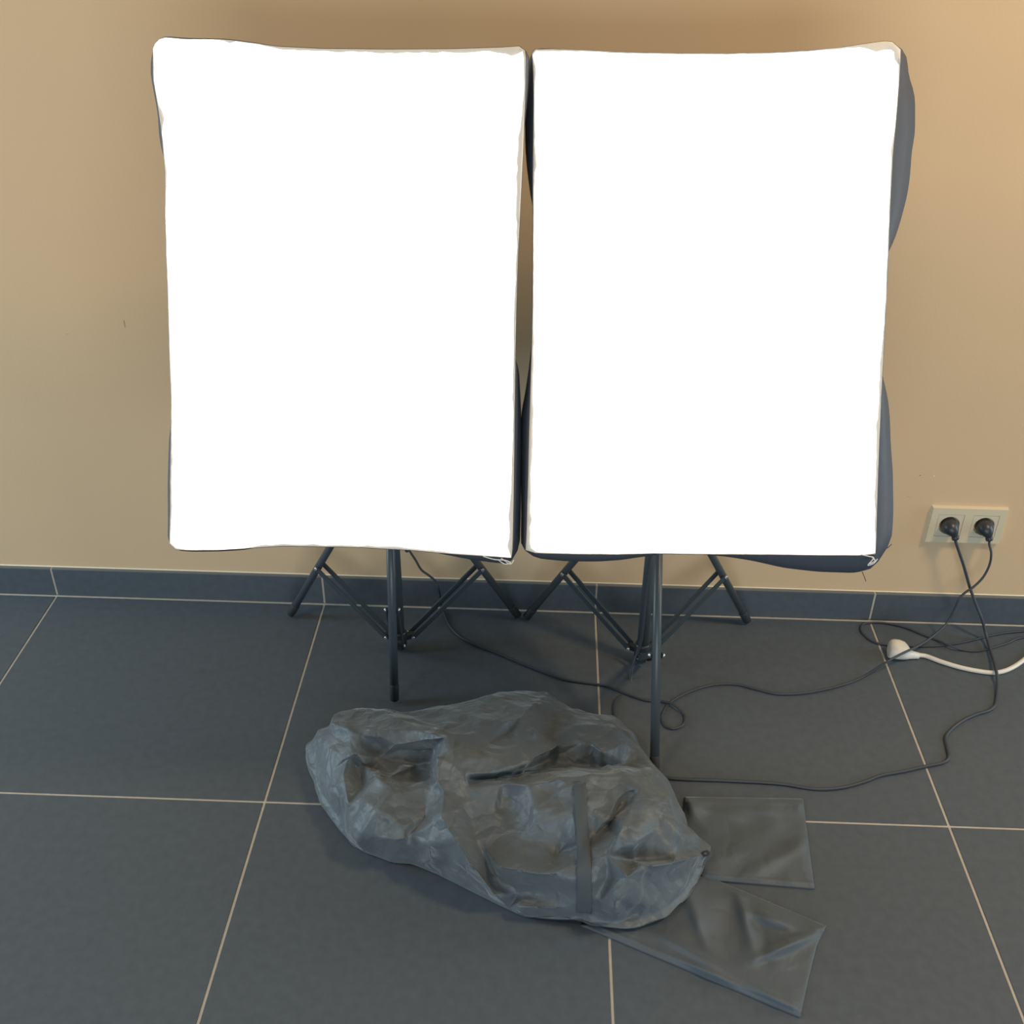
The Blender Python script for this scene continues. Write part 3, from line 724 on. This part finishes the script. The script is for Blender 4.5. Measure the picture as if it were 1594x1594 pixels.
# webbing strap over the bag
rowsL = [(892, 1205), (893, 1222), (894, 1240), (895, 1262), (896, 1285), (897, 1305), (898, 1325), (898, 1350), (898, 1375), (898, 1400), (897, 1420), (897, 1430)]
rowsR = [(911, 1206), (912, 1223), (913, 1241), (915, 1263), (916, 1286), (918, 1306), (919, 1326), (920, 1351), (921, 1376), (922, 1401), (921, 1421), (921, 1433)]
bm = bmesh.new(); rows = []
RL = resample([(x, y) for x, y in rowsL], 36); RR = resample([(x, y) for x, y in rowsR], 36)
grid = [[onbag((a_.x + (b_.x - a_.x) * t / 4, a_.y + (b_.y - a_.y) * t / 4)) for t in range(5)] for a_, b_ in zip(RL, RR)]
for _ in range(3):
    grid = [[(grid[max(i - 1, 0)][t] + grid[i][t] * 2 + grid[min(i + 1, 35)][t]) / 4 for t in range(5)] for i in range(36)]
dv = -ray((905, 1320))
topv = [[bm.verts.new(p + dv * 0.0025) for p in r] for r in grid]
botv = [[bm.verts.new(p - dv * 0.004) for p in r] for r in grid]
for i in range(35):
    for t in range(4):
        bm.faces.new((topv[i][t], topv[i][t + 1], topv[i + 1][t + 1], topv[i + 1][t])).smooth = True
        bm.faces.new((botv[i][t], botv[i + 1][t], botv[i + 1][t + 1], botv[i][t + 1]))
    for t in (0, 4): bm.faces.new((topv[i][t], topv[i + 1][t], botv[i + 1][t], botv[i][t]))
for i in (0, 35):
    for t in range(4): bm.faces.new((topv[i][t], topv[i][t + 1], botv[i][t + 1], botv[i][t]))
link('strap', bm, M_STRAP, bag)
a = onbag((1094, 1330), 0.004); b = onbag((1102, 1327), 0.004)
bm = bmesh.new(); tube(bm, [a, a.lerp(b, .3), a.lerp(b, .8), b], [0.003, 0.0046, 0.0046, 0.003], 10)
link('cord_toggle', bm, M_BLACKPL, bag)

# ------------------------------------------------------------------ flat empty sleeves
def sleeve(name, label, left, right, seed, bumps, zb=0.0):
    """left/right: photo points down the two short sides (same count); long sides are blended between"""
    NU, NV = 90, 60
    A_ = resample(left, NV - 1) + [Vector(left[-1])]; B_ = resample(right, NV - 1) + [Vector(right[-1])]
    bm = bmesh.new(); top, bt = [], []
    for j in range(NV):
        rt, rb = [], []
        for i in range(NU):
            s, t = i / (NU - 1), j / (NV - 1)
            p = A_[j].lerp(B_[j], s)
            g = onz(p, 0.0)
            edge = min(1.0, min(t, 1 - t) * 9, (1 - s) * 14, s * 14)
            z = 0.0036 + 0.0030 * edge ** 0.6 + 0.0036 * noise.noise(Vector((g.x * 22, g.y * 22, seed))) * edge
            for bx, by, ba, l1, l2, h in bumps:
                dx, dy = p.x - bx, p.y - by
                aa = (dx * math.cos(ba) + dy * math.sin(ba)) / l1; bb = (-dx * math.sin(ba) + dy * math.cos(ba)) / l2
                z += h * math.exp(-(aa * aa + bb * bb)) * min(1, edge * 1.5)
            # hem line
            if 0.035 < t < 0.075 or 0.925 < t < 0.965: z += 0.0012
            z = max(z, 0.0025)
            w = onz(p, z + zb); rt.append(bm.verts.new(w)); rb.append(bm.verts.new((w.x, w.y, 0.0008 + zb)))
        top.append(rt); bt.append(rb)
    for j in range(NV - 1):
        for i in range(NU - 1):
            bm.faces.new((top[j][i], top[j][i + 1], top[j + 1][i + 1], top[j + 1][i])).smooth = True
            bm.faces.new((bt[j][i], bt[j + 1][i], bt[j + 1][i + 1], bt[j][i + 1]))
    for j in range(NV - 1):
        for i in (0, NU - 1): bm.faces.new((top[j][i], top[j + 1][i], bt[j + 1][i], bt[j][i]))
    for i in range(NU - 1):
        for j in (0, NV - 1): bm.faces.new((top[j][i], top[j][i + 1], bt[j][i + 1], bt[j][i]))
    o = link('flat_sleeve', bm, M_SLEEVE); tag(o, label, 'pouch', 'flat black fabric sleeves beside the bag')
    # folded hems along the long sides and the open end
    return o
sleeve('flat_sleeve', 'flat black fabric sleeve right of the bag, upper one, lying across the grout line', [(1066, 1240), (1062, 1290), (1080, 1340), (1095, 1369)],
       [(1250, 1243), (1254, 1275), (1261, 1330), (1268, 1383)], 2.0,
       [(1220, 1330, -0.5, 60, 12, 0.006), (1110, 1262, 0.2, 45, 8, 0.004), (1190, 1262, 0.1, 30, 7, 0.004), (1140, 1330, -0.3, 40, 14, 0.004), (1075, 1250, 1.0, 30, 14, 0.010), (1248, 1258, 0.3, 12, 8, 0.004)])
sleeve('flat_sleeve', 'flat black fabric sleeve with a raised crease, lower one, slanting out from under the bag', [(1098, 1362), (1060, 1372), (1000, 1405), (905, 1440)],
       [(1286, 1441), (1272, 1470), (1257, 1530), (1246, 1583)], 5.0,
       [(1220, 1474, -0.40, 42, 8, 0.013), (1200, 1430, 0.35, 40, 10, 0.012), (1110, 1520, 0.45, 50, 9, 0.012), (1080, 1400, 0.9, 40, 18, 0.010), (1140, 1470, 1.2, 40, 20, -0.006), (1090, 1490, 0.5, 60, 8, 0.010), (1205, 1552, 0.5, 45, 10, 0.012), (1160, 1430, 1.3, 40, 9, 0.010), (1085, 1430, 1.2, 40, 9, 0.009), (1190, 1475, 1.4, 30, 10, -0.004)])

# ------------------------------------------------------------------ light
w = bpy.data.worlds.new('room_ambience'); scene.world = w; w.use_nodes = True
w.node_tree.nodes['Background'].inputs['Color'].default_value = (0.80, 0.90, 1.0, 1)
w.node_tree.nodes['Background'].inputs['Strength'].default_value = 0.21
def area(name, loc, target, size, power, col, sy=None):
    l = bpy.data.lights.new(name, 'AREA'); l.energy = power; l.color = col; l.size = size; l.shape = 'DISK'
    if sy: l.shape = 'RECTANGLE'; l.size_y = sy
    o = bpy.data.objects.new(name, l); COL.objects.link(o); o.location = loc
    o.rotation_euler = (Vector(target) - Vector(loc)).to_track_quat('-Z', 'Y').to_euler()
    return o
area('ceiling_lamp', (1.45, -0.95, 2.4), (1.15, -0.1, 0.4), 0.40, 28, (1.0, 0.74, 0.45))
area('ceiling_lamp', (-1.5, -1.6, 2.5), (-0.9, -0.2, 0.8), 0.5, 13, (1.0, 0.76, 0.48))
area('cool_fill', (0.2, -4.1, 0.75), (0.0, 0.0, 0.30), 2.8, 52, (0.80, 0.93, 1.0), 1.3)  # added unseen fill behind the camera, reaches the wall under the softboxes
area('cool_fill', (2.9, -0.36, 0.85), (0.0, -0.22, 0.12), 0.6, 24, (0.62, 0.86, 1.0), 1.6)  # added low fill from the right, lifts the shaded floor behind the softboxes
area('cool_fill', (-2.9, -0.36, 0.85), (-0.2, -0.22, 0.12), 0.6, 34, (0.62, 0.86, 1.0), 1.6)  # matching fill added on the left for the same floor

vs_ = scene.view_settings
scene.display_settings.display_device = 'sRGB'
vs_.view_transform = 'Standard'; vs_.look = 'None'; vs_.exposure = 0.0; vs_.gamma = 1.0; vs_.use_curve_mapping = False
